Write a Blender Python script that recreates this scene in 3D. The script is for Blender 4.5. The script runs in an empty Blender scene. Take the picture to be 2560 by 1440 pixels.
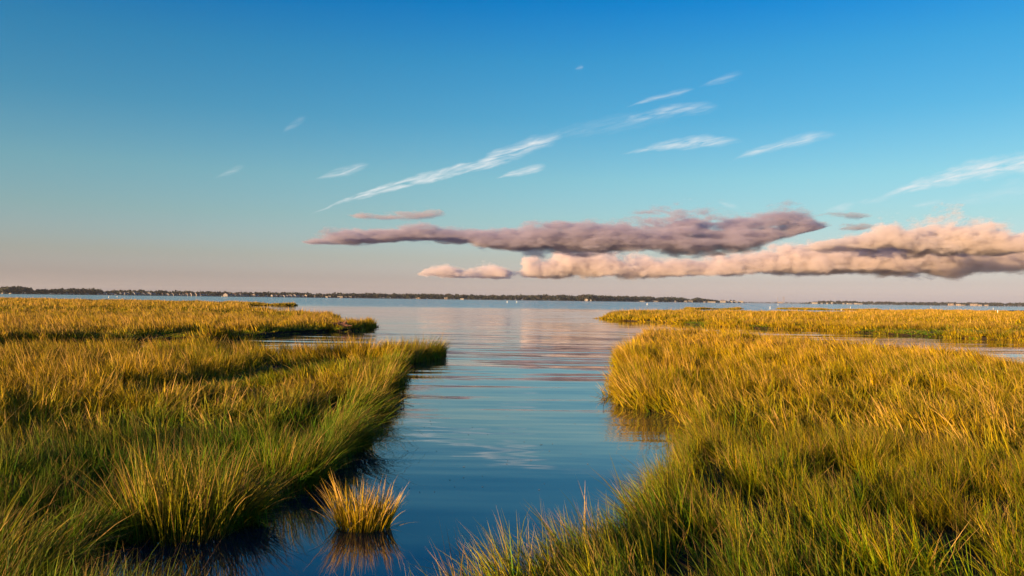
import bpy, bmesh, math, random
import numpy as np
from mathutils import Vector, Matrix

SC = bpy.context.scene
COL = SC.collection
R = math.radians
rng = np.random.default_rng(7)
random.seed(7)

# ------------------------------------------------------------------ camera
F, H = 2009.0, 2.3                       # focal length in photo pixels, eye height over the water
PITCH, ROLL = 28.6 / F, 0.0133
fw = Vector((0, math.cos(PITCH), math.sin(PITCH)))
u0 = Vector((0, -math.sin(PITCH), math.cos(PITCH)))
rt = Vector((1, 0, 0)) * math.cos(ROLL) + u0 * math.sin(ROLL)
up = Vector((-1, 0, 0)) * math.sin(ROLL) + u0 * math.cos(ROLL)
cd = bpy.data.cameras.new('camera')
cam = bpy.data.objects.new('camera', cd)
COL.objects.link(cam)
cd.sensor_width = 36.0
cd.lens = 36.0 * F / 2560.0
cd.clip_start, cd.clip_end = 0.1, 90000.0
M = Matrix((rt, up, -fw)).transposed().to_4x4()
M.translation = Vector((0, 0, H))
cam.matrix_world = M
SC.camera = cam


def ray(px, py):
    return fw + rt * ((px - 1280.0) / F) - up * ((py - 720.0) / F)


def at(px, py, z=0.0):
    """photo pixel -> the point of the place that lies at height z there"""
    d = ray(px, py)
    t = (z - H) / d.z
    return Vector((0, 0, H)) + d * t


def far(px, py, D):
    """photo pixel -> the point at forward distance D"""
    d = ray(px, py)
    return Vector((0, 0, H)) + d * (D / d.y)


# ------------------------------------------------------------------ sky, sun, exposure
SUN_EL, SUN_ROT = 7.5, 224.0            # low evening sun, behind the camera and to the left
sdir = Vector((math.cos(R(SUN_EL)) * math.sin(R(SUN_ROT)), math.cos(R(SUN_EL)) * math.cos(R(SUN_ROT)), math.sin(R(SUN_EL))))
world = bpy.data.worlds.new('World')
SC.world = world
world.use_nodes = True
wt = world.node_tree
N, L = wt.nodes, wt.links


def lin(c):
    c = np.array(c, float) / 255.0
    return np.where(c <= 0.04045, c / 12.92, ((c + 0.055) / 1.055) ** 2.4)


sky = N.new('ShaderNodeTexSky')
sky.sky_type = 'NISHITA'
sky.sun_disc = False
sky.sun_elevation = R(SUN_EL)
sky.sun_rotation = R(SUN_ROT)
geo = N.new('ShaderNodeNewGeometry')
tc = N.new('ShaderNodeTexCoord')
sep = N.new('ShaderNodeSeparateXYZ')
L.new(tc.outputs['Generated'], sep.inputs[0])
# colour of the evening air by height above the horizon (same all round)
tint = N.new('ShaderNodeValToRGB')
tint.color_ramp.interpolation = 'LINEAR'
# (photo row, colour of the clear sky there, Nishita's own colour there)
rows = [(740, (186, 172, 173), (133, 120, 82)), (700, (196, 184, 179), (166, 153, 106)), (650, (195, 200, 191), (176, 175, 133)),
        (550, (168, 210, 214), (166, 180, 161)), (450, (140, 203, 221), (150, 171, 168)), (300, (90, 176, 219), (132, 156, 165)),
        (150, (58, 155, 212), (118, 142, 157)), (5, (12, 132, 208), (108, 132, 149)), (-500, (7, 92, 182), (92, 113, 128))]
SCALE = 0.06                             # ramp colours stay below 1
ramp = tint.color_ramp
while len(ramp.elements) < len(rows):
    ramp.elements.new(0.5)
for e, (y, want, have) in zip(ramp.elements, rows):
    e.position = max(0.0, math.sin(math.atan((748.6 - y) / F)))
for e, (y, want, have) in zip(ramp.elements, rows):
    m = lin(want) / lin(have) * 0.22
    e.color = (m[0], m[1], m[2], 1)
L.new(sep.outputs['Z'], tint.inputs[0])
mul = N.new('ShaderNodeMix')
mul.data_type = 'RGBA'
mul.blend_type = 'MULTIPLY'
mul.inputs[0].default_value = 1.0
L.new(sky.outputs[0], mul.inputs[6])
L.new(tint.outputs[0], mul.inputs[7])


def wmath(op, a, b=None, c=None, clamp=False):
    n = N.new('ShaderNodeMath')
    n.operation = op
    n.use_clamp = clamp
    for i, v in enumerate((a, b, c)):
        if v is None:
            continue
        if isinstance(v, (int, float)):
            n.inputs[i].default_value = v
        else:
            L.new(v, n.inputs[i])
    return n.outputs[0]


# thin high cirrus, drawn by direction (it is tens of kilometres off)
ux = wmath('DIVIDE', sep.outputs['X'], sep.outputs['Y'])
uz = wmath('DIVIDE', sep.outputs['Z'], sep.outputs['Y'])
ahead = wmath('GREATER_THAN', sep.outputs['Y'], 0.05)


def uv_of(px, py):
    d = ray(px, py)
    return d.x / d.y, d.z / d.y


# start px, end px, half width px, strength, bend
STREAKS = [((770, 536), (1310, 394), 12, 1.0, 14), ((1130, 434), (1415, 336), 18, 0.7, 4), ((1238, 446), (1368, 414), 9, 0.75, 0),
           ((785, 450), (925, 410), 11, 0.5, 0), ((535, 448), (612, 412), 7, 0.28, 0), ((705, 335), (765, 290), 10, 0.2, 0),
           ((1545, 388), (1860, 354), 14, 0.62, 12), ((1530, 314), (1800, 266), 17, 0.42, 10), ((1560, 270), (1740, 222), 8, 0.4, 4),
           ((1740, 218), (1860, 182), 10, 0.28, 0), ((1815, 408), (2095, 332), 13, 0.5, 8), ((2130, 516), (2700, 388), 27, 0.65, 18),
           ((2270, 516), (2370, 503), 7, 0.4, 0), ((2050, 530), (2140, 512), 9, 0.4, 0), ((1790, 505), (1850, 522), 6, 0.3, 0),
           ((2300, 520), (2800, 430), 30, 0.22, 0), ((1435, 175), (1460, 165), 5, 0.3, 0), ((1300, 350), (1700, 285), 20, 0.16, 0)]
wv = N.new('ShaderNodeCombineXYZ')
total = None
# one fibre texture, combed along the streaks
rotx = wmath('ADD', wmath('MULTIPLY', ux, 0.968), wmath('MULTIPLY', uz, 0.25))
rotz = wmath('SUBTRACT', wmath('MULTIPLY', uz, 0.968), wmath('MULTIPLY', ux, 0.25))
cv = N.new('ShaderNodeCombineXYZ')
L.new(wmath('MULTIPLY', rotx, 34.0), cv.inputs[0])
L.new(wmath('MULTIPLY', rotz, 260.0), cv.inputs[1])
fib = N.new('ShaderNodeTexNoise')
fib.inputs['Scale'].default_value = 1.0
fib.inputs['Detail'].default_value = 6.0
fib.inputs['Roughness'].default_value = 0.62
fib.inputs['Distortion'].default_value = 0.6
L.new(cv.outputs[0], fib.inputs['Vector'])
nz = N.new('ShaderNodeTexNoise')
nz.inputs['Scale'].default_value = 1.0
nz.inputs['Detail'].default_value = 3.0
cv2 = N.new('ShaderNodeCombineXYZ')
L.new(wmath('MULTIPLY', rotx, 26.0), cv2.inputs[0])
L.new(wmath('MULTIPLY', rotz, 60.0), cv2.inputs[1])
L.new(cv2.outputs[0], nz.inputs['Vector'])
wob = wmath('SUBTRACT', nz.outputs[0], 0.5)
fibre = wmath('MULTIPLY', wmath('SUBTRACT', fib.outputs[0], 0.30), 2.6, clamp=True)
for (a, b, hw, st, bend) in STREAKS:
    (ax, az), (bx, bz) = uv_of(*a), uv_of(*b)
    lx, lz = bx - ax, bz - az
    ln = math.hypot(lx, lz)
    lx, lz = lx / ln, lz / ln
    dx = wmath('SUBTRACT', ux, ax)
    dz = wmath('SUBTRACT', uz, az)
    s = wmath('DIVIDE', wmath('ADD', wmath('MULTIPLY', dx, lx), wmath('MULTIPLY', dz, lz)), ln)
    t = wmath('SUBTRACT', wmath('MULTIPLY', dz, lx), wmath('MULTIPLY', dx, lz))
    # arch of the streak and a wavering edge
    arch = wmath('MULTIPLY', wmath('MULTIPLY', s, wmath('SUBTRACT', 1.0, s)), 4.0 * bend / F)
    t = wmath('SUBTRACT', t, arch)
    t = wmath('ADD', t, wmath('MULTIPLY', wob, hw * 1.8 / F))
    # width swells from the thin tail
    wid = wmath('MULTIPLY', wmath('MULTIPLY', wmath('POWER', wmath('MAXIMUM', s, 0.0), 1.1), wmath('POWER', wmath('SUBTRACT', 1.0, s, clamp=True), 0.55)), 3.4 * hw / F)
    q = wmath('SUBTRACT', 1.0, wmath('DIVIDE', wmath('ABSOLUTE', t), wmath('ADD', wid, 0.0004)), clamp=True)
    ends = wmath('MULTIPLY', wmath('MULTIPLY', s, 3.5, clamp=True), wmath('MULTIPLY', wmath('SUBTRACT', 1.0, s), 4.0, clamp=True))
    q = wmath('MULTIPLY', wmath('MULTIPLY', q, ends), 0.35 + 0.5 * st)
    q = wmath('MULTIPLY', wmath('MULTIPLY', q, st * 2.4, clamp=True), fibre)
    total = q if total is None else wmath('MAXIMUM', total, q)
total = wmath('MULTIPLY', total, ahead, clamp=True)
cir = N.new('ShaderNodeMix')
cir.data_type = 'RGBA'
L.new(wmath('MULTIPLY', total, 1.0, clamp=True), cir.inputs[0])
L.new(mul.outputs[2], cir.inputs[6])
CIRRUS_NODE = cir
bg = N['Background']
L.new(cir.outputs[2], bg.inputs[0])
SKY_STRENGTH = 0.055
EXPOSURE = 1.35
bg.inputs[1].default_value = SKY_STRENGTH
# the ramp holds 0.22 of what strength 0.1 needs; undo that with one multiply
gain = N.new('ShaderNodeMix')
gain.data_type = 'RGBA'
gain.blend_type = 'MULTIPLY'
gain.inputs[0].default_value = 1.0
g = 0.1 / SKY_STRENGTH / 0.22 / 2 ** EXPOSURE
gain.inputs[7].default_value = (g, g, g, 1)
L.new(mul.outputs[2], gain.inputs[6])
L.new(gain.outputs[2], cir.inputs[6])
cw = lin((232, 238, 240)) / SKY_STRENGTH / 2 ** EXPOSURE
cir.inputs[7].default_value = (cw[0], cw[1], cw[2], 1)

sl = bpy.data.lights.new('sun', 'SUN')
sl.energy = 4.6
sl.angle = R(0.55)
sl.color = (1.0, 0.66, 0.32)
sun = bpy.data.objects.new('sun', sl)
COL.objects.link(sun)
sun.rotation_euler = (-sdir).to_track_quat('-Z', 'Y').to_euler()
SC.view_settings.view_transform = 'Standard'
SC.view_settings.look = 'None'
SC.view_settings.exposure = EXPOSURE
SC.view_settings.gamma = 1.0
SC.view_settings.use_curve_mapping = False
SC.cycles.use_denoising = True
SC.cycles.max_bounces = 8
SC.cycles.diffuse_bounces = 1
SC.cycles.glossy_bounces = 3
SC.cycles.transmission_bounces = 4
SC.cycles.volume_bounces = 3
SC.cycles.transparent_max_bounces = 8
SC.cycles.volume_max_steps = 256


# ------------------------------------------------------------------ helpers
def tag(o, label=None, cat=None, group=None, kind=None):
    for k, v in (('label', label), ('category', cat), ('group', group), ('kind', kind)):
        if v:
            o[k] = v
    return o


def link(name, me, mat=None, parent=None):
    o = bpy.data.objects.new(name, me)
    COL.objects.link(o)
    if mat is not None and me is not None and not me.materials:
        me.materials.append(mat)
    if parent is not None:
        o.parent = parent
    return o


def thing(name, loc, label, cat, group=None, rz=0.0):
    o = bpy.data.objects.new(name, None)
    o.empty_display_size = 0.2
    COL.objects.link(o)
    o.location = loc
    o.rotation_euler = (0, 0, rz)
    return tag(o, label, cat, group)


def mesh_of(name, v, f, smooth=False):
    me = bpy.data.meshes.new(name)
    me.from_pydata([tuple(p) for p in v], [], [tuple(q) for q in f])
    if smooth:
        me.shade_smooth()
    me.update()
    return me


def quads_mesh(name, V, Fq):
    """fast mesh from numpy arrays, all quads"""
    me = bpy.data.meshes.new(name)
    n, m = len(V), len(Fq)
    me.vertices.add(n)
    me.vertices.foreach_set('co', V.astype(np.float32).ravel())
    me.loops.add(m * 4)
    me.loops.foreach_set('vertex_index', Fq.astype(np.int32).ravel())
    me.polygons.add(m)
    me.polygons.foreach_set('loop_start', np.arange(0, m * 4, 4, dtype=np.int32))
    me.update(calc_edges=True)
    return me


def hash2(ix, iy, seed):
    h = (ix.astype(np.int64) * 374761393 + iy.astype(np.int64) * 668265263 + seed * 974634777) & 0x7fffffff
    h = ((h ^ (h >> 13)) * 1274126177) & 0x7fffffff
    return ((h ^ (h >> 16)) & 0xffff) / 65535.0


def vnoise(x, y, seed=0, octaves=3):
    x, y = np.asarray(x, float), np.asarray(y, float)
    out, amp, tot = np.zeros_like(x), 1.0, 0.0
    for o in range(octaves):
        ix, iy = np.floor(x), np.floor(y)
        fx, fy = x - ix, y - iy
        fx, fy = fx * fx * (3 - 2 * fx), fy * fy * (3 - 2 * fy)
        a, b = hash2(ix, iy, seed + o), hash2(ix + 1, iy, seed + o)
        c, d = hash2(ix, iy + 1, seed + o), hash2(ix + 1, iy + 1, seed + o)
        out += amp * ((a * (1 - fx) + b * fx) * (1 - fy) + (c * (1 - fx) + d * fx) * fy)
        tot += amp
        amp *= 0.5
        x, y = x * 2.03 + 17.1, y * 2.03 + 5.7
    return out / tot


def sstep(a, b, x):
    t = np.clip((x - a) / (b - a), 0, 1)
    return t * t * (3 - 2 * t)


def inside(P, x, y):
    res = np.zeros(len(x), bool)
    n = len(P)
    for i in range(n):
        x0, y0 = P[i]
        x1, y1 = P[(i + 1) % n]
        if y0 == y1:
            continue
        c = ((y0 > y) != (y1 > y)) & (x < (x1 - x0) * (y - y0) / (y1 - y0) + x0)
        res ^= c
    return res


def edge_info(P, x, y, closed=True):
    """distance to the nearest edge of polygon or line P and the unit vector towards it"""
    best = np.full(len(x), 1e9)
    vx, vy = np.zeros(len(x)), np.zeros(len(x))
    n = len(P)
    for i in range(n if closed else n - 1):
        x0, y0 = P[i]
        x1, y1 = P[(i + 1) % n]
        ex, ey = x1 - x0, y1 - y0
        t = np.clip(((x - x0) * ex + (y - y0) * ey) / (ex * ex + ey * ey + 1e-9), 0, 1)
        dx, dy = x0 + t * ex - x, y0 + t * ey - y
        d = np.hypot(dx, dy)
        k = d < best
        best[k] = d[k]
        vx[k], vy[k] = dx[k] / (d[k] + 1e-6), dy[k] / (d[k] + 1e-6)
    return best, vx, vy


def new_mat(name):
    m = bpy.data.materials.new(name)
    m.use_nodes = True
    nt = m.node_tree
    return m, nt, nt.nodes, nt.links, nt.nodes['Principled BSDF']


# ------------------------------------------------------------------ clouds (real volumes, lit by the sun and sky)
def cloud(name, D, depth, prof, label, density, noise=(1.0, 1.0), amp=0.9, res=(420, 24, 48), albedo=(0.95, 0.93, 0.95), soft=2.2, group=None, bias=0.12):
    """prof: (photo column, top row, bottom row); the body spans forward distance D .. D + depth"""
    xs, tops, bots = [], [], []
    for px, ty, by_ in prof:
        a, b = far(px, ty, D), far(px, by_, D)
        xs.append(a.x)
        tops.append(a.z)
        bots.append(b.z)
    x0, x1 = min(xs), max(xs)
    z0, z1 = min(bots), max(tops)
    pad = (z1 - z0) * 0.35
    z0, z1 = z0 - pad * 0.5, z1 + pad
    c = Vector(((x0 + x1) / 2, D + depth / 2, (z0 + z1) / 2))
    o = link(name, bpy.data.volumes.new(name))
    o.location = c
    tag(o, label, 'cloud', group)
    ng = bpy.data.node_groups.new(name, 'GeometryNodeTree')
    ng.interface.new_socket('Geometry', in_out='INPUT', socket_type='NodeSocketGeometry')
    ng.interface.new_socket('Geometry', in_out='OUTPUT', socket_type='NodeSocketGeometry')
    n, l = ng.nodes, ng.links
    go = n.new('NodeGroupOutput')

    def mth(op, a, b=None, clamp=False):
        q = n.new('ShaderNodeMath')
        q.operation = op
        q.use_clamp = clamp
        for i, v in enumerate((a, b)):
            if v is None:
                continue
            if isinstance(v, (int, float)):
                q.inputs[i].default_value = v
            else:
                l.new(v, q.inputs[i])
        return q.outputs[0]

    pos = n.new('GeometryNodeInputPosition')
    sp = n.new('ShaderNodeSeparateXYZ')
    l.new(pos.outputs[0], sp.inputs[0])

    def nse(sx, sy, sz, det, off, rough=0.55):
        mp = n.new('ShaderNodeVectorMath')
        mp.operation = 'MULTIPLY_ADD'
        l.new(pos.outputs[0], mp.inputs[0])
        mp.inputs[1].default_value = (1 / sx, 1 / sy, 1 / sz)
        mp.inputs[2].default_value = (off, off * 2, off * 3)
        q = n.new('ShaderNodeTexNoise')
        q.inputs['Scale'].default_value = 1.0
        q.inputs['Detail'].default_value = det
        q.inputs['Roughness'].default_value = rough
        l.new(mp.outputs[0], q.inputs['Vector'])
        return mth('SUBTRACT', q.outputs[0] if 'Fac' not in q.outputs else q.outputs['Fac'], 0.5)

    hh = z1 - z0
    off = D * 0.013 % 50
    big = nse(hh * 0.62 * noise[0], depth * 0.55, hh * 0.36 * noise[1], 8.0, off, 0.7)
    wide = nse(hh * 2.2, depth * 0.9, hh * 0.7, 2.0, off + 7.0)
    fine = nse(hh * 0.17 * noise[0], depth * 0.3, hh * 0.11, 5.0, off + 3.0, 0.65)
    X = mth('ADD', sp.outputs['X'], mth('MULTIPLY', big, hh * 0.5))
    u = mth('DIVIDE', mth('SUBTRACT', X, x0 - c.x), (x1 - x0), clamp=True)

    def curve(vals):
        q = n.new('ShaderNodeFloatCurve')
        cm = q.mapping
        cm.use_clip = False
        cu = cm.curves[0]
        pts = sorted((((xx - x0) / (x1 - x0), (zz - z0) / hh) for xx, zz in zip(xs, vals)))
        while len(cu.points) < len(pts):
            cu.points.new(0.5, 0.5)
        for p_, (a, b) in zip(cu.points, pts):
            p_.location = (a, b)
            p_.handle_type = 'AUTO_CLAMPED'
        cm.update()
        l.new(u, q.inputs['Value'])
        return mth('ADD', mth('MULTIPLY', q.outputs[0], hh), z0 - c.z)

    tp, bt = curve(tops), curve(bots)
    Z = sp.outputs['Z']
    th = mth('MAXIMUM', mth('SUBTRACT', tp, bt), hh * 0.02)
    s = mth('DIVIDE', mth('SUBTRACT', Z, bt), th)
    yy = mth('ABSOLUTE', mth('DIVIDE', sp.outputs['Y'], depth / 2))
    v = mth('MINIMUM', mth('MULTIPLY', s, 3.4), mth('MULTIPLY', mth('SUBTRACT', 1.0, s), 1.3))
    v = mth('MINIMUM', v, mth('MULTIPLY', mth('SUBTRACT', 1.0, yy), 2.2))
    v = mth('MINIMUM', v, mth('SUBTRACT', mth('MULTIPLY', th, 3.0 / hh), 0.02))
    v = mth('ADD', mth('ADD', v, mth('ADD', mth('MULTIPLY', wide, amp * 1.9), mth('MULTIPLY', fine, amp * 1.35))), mth('SUBTRACT', mth('MULTIPLY', big, amp * 4.0), bias))
    dn = mth('POWER', mth('MULTIPLY', v, soft, clamp=True), 2.0)
    vc = n.new('GeometryNodeVolumeCube')
    l.new(dn, vc.inputs['Density'])
    vc.inputs['Min'].default_value = (x0 - c.x, -depth / 2, z0 - c.z)
    vc.inputs['Max'].default_value = (x1 - c.x, depth / 2, z1 - c.z)
    for nm, r_ in zip(('Resolution X', 'Resolution Y', 'Resolution Z'), res):
        vc.inputs[nm].default_value = r_
    m = bpy.data.materials.new(name)
    m.use_nodes = True
    mn, ml = m.node_tree.nodes, m.node_tree.links
    mn.remove(mn['Principled BSDF'])
    pv = mn.new('ShaderNodeVolumePrincipled')
    pv.inputs['Color'].default_value = (*albedo, 1)
    pv.inputs['Density'].default_value = density
    pv.inputs['Anisotropy'].default_value = 0.15
    ml.new(pv.outputs[0], mn['Material Output'].inputs['Volume'])
    sm = n.new('GeometryNodeSetMaterial')
    sm.inputs['Material'].default_value = m
    l.new(vc.outputs[0], sm.inputs[0])
    l.new(sm.outputs[0], go.inputs[0])
    md = o.modifiers.new('cloud', 'NODES')
    md.node_group = ng
    return o


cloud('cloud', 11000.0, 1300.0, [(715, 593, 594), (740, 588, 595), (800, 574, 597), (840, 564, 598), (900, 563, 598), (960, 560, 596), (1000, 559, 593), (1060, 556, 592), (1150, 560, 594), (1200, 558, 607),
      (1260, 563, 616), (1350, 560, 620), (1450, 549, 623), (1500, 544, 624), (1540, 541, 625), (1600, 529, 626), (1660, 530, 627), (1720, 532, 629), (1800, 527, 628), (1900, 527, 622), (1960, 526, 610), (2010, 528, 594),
      (2060, 536, 576), (2100, 546, 562), (2120, 553, 556)], 'long dark mauve cloud bank with a thin left tail, highest of the big clouds', 0.008, albedo=(0.67, 0.62, 0.74), res=(760, 28, 90), noise=(1.7, 0.9), amp=1.05)  # lowered mauve albedo stands in for the dimmer light on this bank
cloud('cloud', 20000.0, 2500.0, [(1040, 684, 687), (1080, 668, 682), (1110, 658, 688), (1150, 668, 690), (1215, 656, 691), (1250, 662, 691), (1290, 671, 692), (1325, 650, 692), (1375, 645, 692), (1400, 626, 692), (1470, 621, 692),
      (1530, 623, 692), (1600, 625, 692), (1650, 640, 691), (1750, 645, 689), (1850, 640, 686), (1950, 615, 682), (2000, 606, 682), (2100, 600, 681), (2200, 598, 682), (2300, 600, 684), (2400, 590, 684), (2560, 585, 683), (2750, 590, 683), (2790, 660, 670)],
      'long peach-lit cloud bank lying low over the bay, below the mauve one', 0.006, albedo=(0.99, 0.90, 0.90), res=(760, 28, 90))
cloud('cloud', 16000.0, 1800.0, [(2085, 606, 608), (2110, 594, 612), (2140, 588, 616), (2180, 584, 622), (2205, 564, 626), (2235, 549, 626), (2265, 556, 626), (2290, 574, 628), (2330, 550, 632), (2375, 540, 634), (2420, 544, 634), (2450, 563, 634), (2480, 549, 634),
      (2510, 556, 634), (2560, 574, 630), (2650, 585, 624), (2720, 606, 612)], 'heaped cumulus with a bright cream crown at the right edge', 0.008, res=(420, 28, 100), albedo=(0.995, 0.91, 0.90))
cloud('cloud', 11500.0, 500.0, [(868, 536, 538), (900, 530, 541), (960, 528, 545), (1020, 527, 544), (1060, 524, 541), (1095, 524, 533), (1110, 527, 529)], 'small thin dark cloud streak above the tail of the mauve bank', 0.004, albedo=(0.7, 0.64, 0.7), res=(300, 12, 40), amp=1.3, noise=(2.2, 0.8))
cloud('cloud', 11500.0, 400.0, [(1085, 602, 604), (1110, 598, 608), (1140, 598, 609), (1165, 603, 605)], 'tiny dark cloud scrap under the mauve bank', 0.004, albedo=(0.7, 0.64, 0.7), res=(160, 10, 40), amp=1.3, noise=(2.2, 0.8))
cloud('cloud', 11500.0, 500.0, [(2075, 529, 531), (2110, 527, 535), (2150, 531, 540), (2185, 538, 541)], 'thin dark cloud wisp off the right end of the mauve bank', 0.004, albedo=(0.7, 0.64, 0.7), res=(160, 10, 40), amp=1.3, noise=(2.2, 0.8))
cloud('cloud', 11500.0, 500.0, [(2120, 566, 568), (2140, 556, 572), (2165, 555, 573), (2190, 563, 567)], 'small grey cloud scrap between the mauve bank and the cumulus', 0.004, albedo=(0.7, 0.64, 0.7), res=(160, 10, 40), amp=1.3, noise=(2, 0.8))


# ------------------------------------------------------------------ water
def water_material():
    m, nt, n, l, p = new_mat('water')
    p.inputs['Base Color'].default_value = (0.003, 0.012, 0.022, 1)
    p.inputs['Roughness'].default_value = 0.03
    p.inputs['IOR'].default_value = 1.75
    g = n.new('ShaderNodeNewGeometry')
    sp = n.new('ShaderNodeSeparateXYZ')
    l.new(g.outputs['Position'], sp.inputs[0])

    def mth(op, a, b=None, c=None, clamp=False):
        q = n.new('ShaderNodeMath')
        q.operation = op
        q.use_clamp = clamp
        for i, v in enumerate((a, b, c)):
            if v is None:
                continue
            if isinstance(v, (int, float)):
                q.inputs[i].default_value = v
            else:
                l.new(v, q.inputs[i])
        return q.outputs[0]

    def mapr(x, a, b, c, d):
        q = n.new('ShaderNodeMapRange')
        q.interpolation_type = 'SMOOTHSTEP'
        for i, v in enumerate((x, a, b, c, d)):
            if isinstance(v, (int, float)):
                q.inputs[i].default_value = v
            else:
                l.new(v, q.inputs[i])
        return q.outputs[0]

    def noise(sx, sy, detail=2.0, rough=0.5, off=0.0, dist=0.0):
        mp = n.new('ShaderNodeMapping')
        mp.inputs['Scale'].default_value = (sx, sy, 1)
        mp.inputs['Location'].default_value = (off, off * 1.7, 0)
        l.new(g.outputs['Position'], mp.inputs['Vector'])
        q = n.new('ShaderNodeTexNoise')
        q.inputs['Scale'].default_value = 1.0
        q.inputs['Detail'].default_value = detail
        q.inputs['Roughness'].default_value = rough
        q.inputs['Distortion'].default_value = dist
        l.new(mp.outputs[0], q.inputs['Vector'])
        s = n.new('ShaderNodeSeparateColor')
        l.new(q.outputs['Color'], s.inputs[0])
        return (mth('SUBTRACT', s.outputs[0], 0.5), mth('SUBTRACT', s.outputs[1], 0.5), q.outputs[0])

    Y = sp.outputs['Y']
    # long lazy swell, small wind ripples, chop out on the open bay
    a1 = noise(0.10, 1.1, 1.5, 0.5, 3.0)
    a2 = noise(0.5, 3.6, 3.0, 0.55, 9.0)
    a3 = noise(0.9, 1.6, 4.0, 0.65, 21.0)
    patch = noise(0.045, 0.10, 3.0, 0.6, 33.0)[2]
    pf = mapr(patch, 0.38, 0.62, 0.35, 1.25)
    # wind line: the sheltered creek gives way to the ruffled bay; wavers along x
    wl = mth('ADD', mth('MULTIPLY', noise(0.004, 0.012, 3.0, 0.6, 50.0)[0], 120.0), Y)
    bay = mapr(wl, 150.0, 260.0, 0.0, 1.0)
    calm_near = mapr(Y, 7.0, 17.0, 0.4, 1.0)
    k1 = mth('MULTIPLY', mapr(Y, 24.0, 90.0, 0.13, 0.04), calm_near)
    k2 = mth('MULTIPLY', mth('MULTIPLY', mapr(Y, 20.0, 70.0, 0.075, 0.04), pf), calm_near)
    k3 = mth('ADD', 0.006, mth('MULTIPLY', bay, 0.62))
    lean = mth('MULTIPLY', bay, -0.06)     # short bay chop, steeper on the side towards the marsh
    sy = mth('ADD', mth('ADD', mth('ADD', lean, mth('MULTIPLY', a1[1], k1)), mth('MULTIPLY', a2[1], k2)), mth('MULTIPLY', a3[1], k3))
    sx = mth('ADD', mth('ADD', mth('MULTIPLY', a1[0], mth('MULTIPLY', k1, 0.5)), mth('MULTIPLY', a2[0], mth('MULTIPLY', k2, 0.8))),
             mth('MULTIPLY', a3[0], mth('MULTIPLY', k3, 0.6)))
    cb = n.new('ShaderNodeCombineXYZ')
    l.new(sx, cb.inputs[0])
    l.new(sy, cb.inputs[1])
    cb.inputs[2].default_value = 1.0
    nm = n.new('ShaderNodeVectorMath')
    nm.operation = 'NORMALIZE'
    l.new(cb.outputs[0], nm.inputs[0])
    l.new(nm.outputs[0], p.inputs['Normal'])
    return m


WATER = water_material()
w = link('water', mesh_of('water', [(-8500, -60, 0), (8500, -60, 0), (8500, 8800, 0), (-8500, 8800, 0)], [(0, 1, 2, 3)]), WATER)
tag(w, kind='structure')


# ------------------------------------------------------------------ marsh ground
def soil_material():
    m, nt, n, l, p = new_mat('mud')
    t = n.new('ShaderNodeTexNoise')
    t.inputs['Scale'].default_value = 4.0
    t.inputs['Detail'].default_value = 6.0
    g = n.new('ShaderNodeNewGeometry')
    l.new(g.outputs['Position'], t.inputs['Vector'])
    r = n.new('ShaderNodeValToRGB')
    r.color_ramp.elements[0].color = (0.012, 0.009, 0.006, 1)
    r.color_ramp.elements[1].color = (0.04, 0.028, 0.016, 1)
    l.new(t.outputs[0], r.inputs[0])
    l.new(r.outputs[0], p.inputs['Base Color'])
    p.inputs['Roughness'].default_value = 0.9
    p.inputs['Specular IOR Level'].default_value = 0.1
    b = n.new('ShaderNodeBump')
    b.inputs['Strength'].default_value = 0.6
    b.inputs['Distance'].default_value = 0.05
    l.new(t.outputs[0], b.inputs['Height'])
    l.new(b.outputs[0], p.inputs['Normal'])
    return m


MUD = soil_material()


def G(px, py, z=0.0):
    v = at(px, py, z)
    return (v.x, v.y)


GH = 0.75
NEAR_LEFT = [(-1.6, 3.6), (-2.2, 5.2)] + [G(*q) for q in ((20, 1560), (100, 1490), (170, 1425), (235, 1378), (300, 1356), (340, 1346), (400, 1344), (480, 1334), (560, 1328), (610, 1312), (642, 1280),
             (668, 1250), (720, 1240), (765, 1226), (800, 1190), (838, 1160), (868, 1110), (890, 1082), (920, 1040), (955, 1005), (975, 965), (993, 940),
             (1004, 924), (985, 914), (1010, 906), (1045, 906), (1084, 896), (1097, 884))] + \
            [G(x, y, GH) for x, y in ((1092, 846), (990, 842), (860, 844), (720, 845), (640, 842), (550, 838), (300, 839), (0, 843), (-400, 848))] + [(-34, 12), (-16, 3.6)]
NEAR_RIGHT = [(1.0, 3.2), (-0.9, 4.3), (-0.5, 5.05), (0.0, 5.75), (0.6, 6.6), (1.15, 7.6), (1.72, 9.0), (2.28, 10.5), (2.62, 11.6)] + \
             [G(*q) for q in ((1742, 1122), (1742, 1096), (1756, 1060), (1706, 1036), (1632, 1027), (1590, 1017), (1572, 1004), (1556, 990), (1554, 970), (1572, 946), (1612, 934), (1580, 922), (1562, 912), (1558, 898))] + \
             [G(x, y, GH) for x, y in ((1572, 866), (1596, 848), (1612, 828), (1630, 817), (1720, 814), (1850, 820), (2000, 833), (2140, 842), (2300, 851), (2450, 865), (2570, 885), (3000, 900))] + [(27, 14), (14, 3.4)]
FAR_RIGHT = [G(*q) for q in ((1522, 797), (1560, 802), (1635, 805), (1725, 811), (1800, 816), (1900, 821), (2000, 824), (2070, 827), (2170, 833), (2295, 840), (2420, 846), (2560, 852), (2800, 862))] + \
            [(60, 60), (130, 160)] + [G(x, y, GH) for x, y in ((2650, 773), (2400, 772.5), (2250, 774), (2060, 777.5), (1800, 774), (1680, 773), (1582, 774))] + [G(1572, 786), G(1530, 790)]
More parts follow.
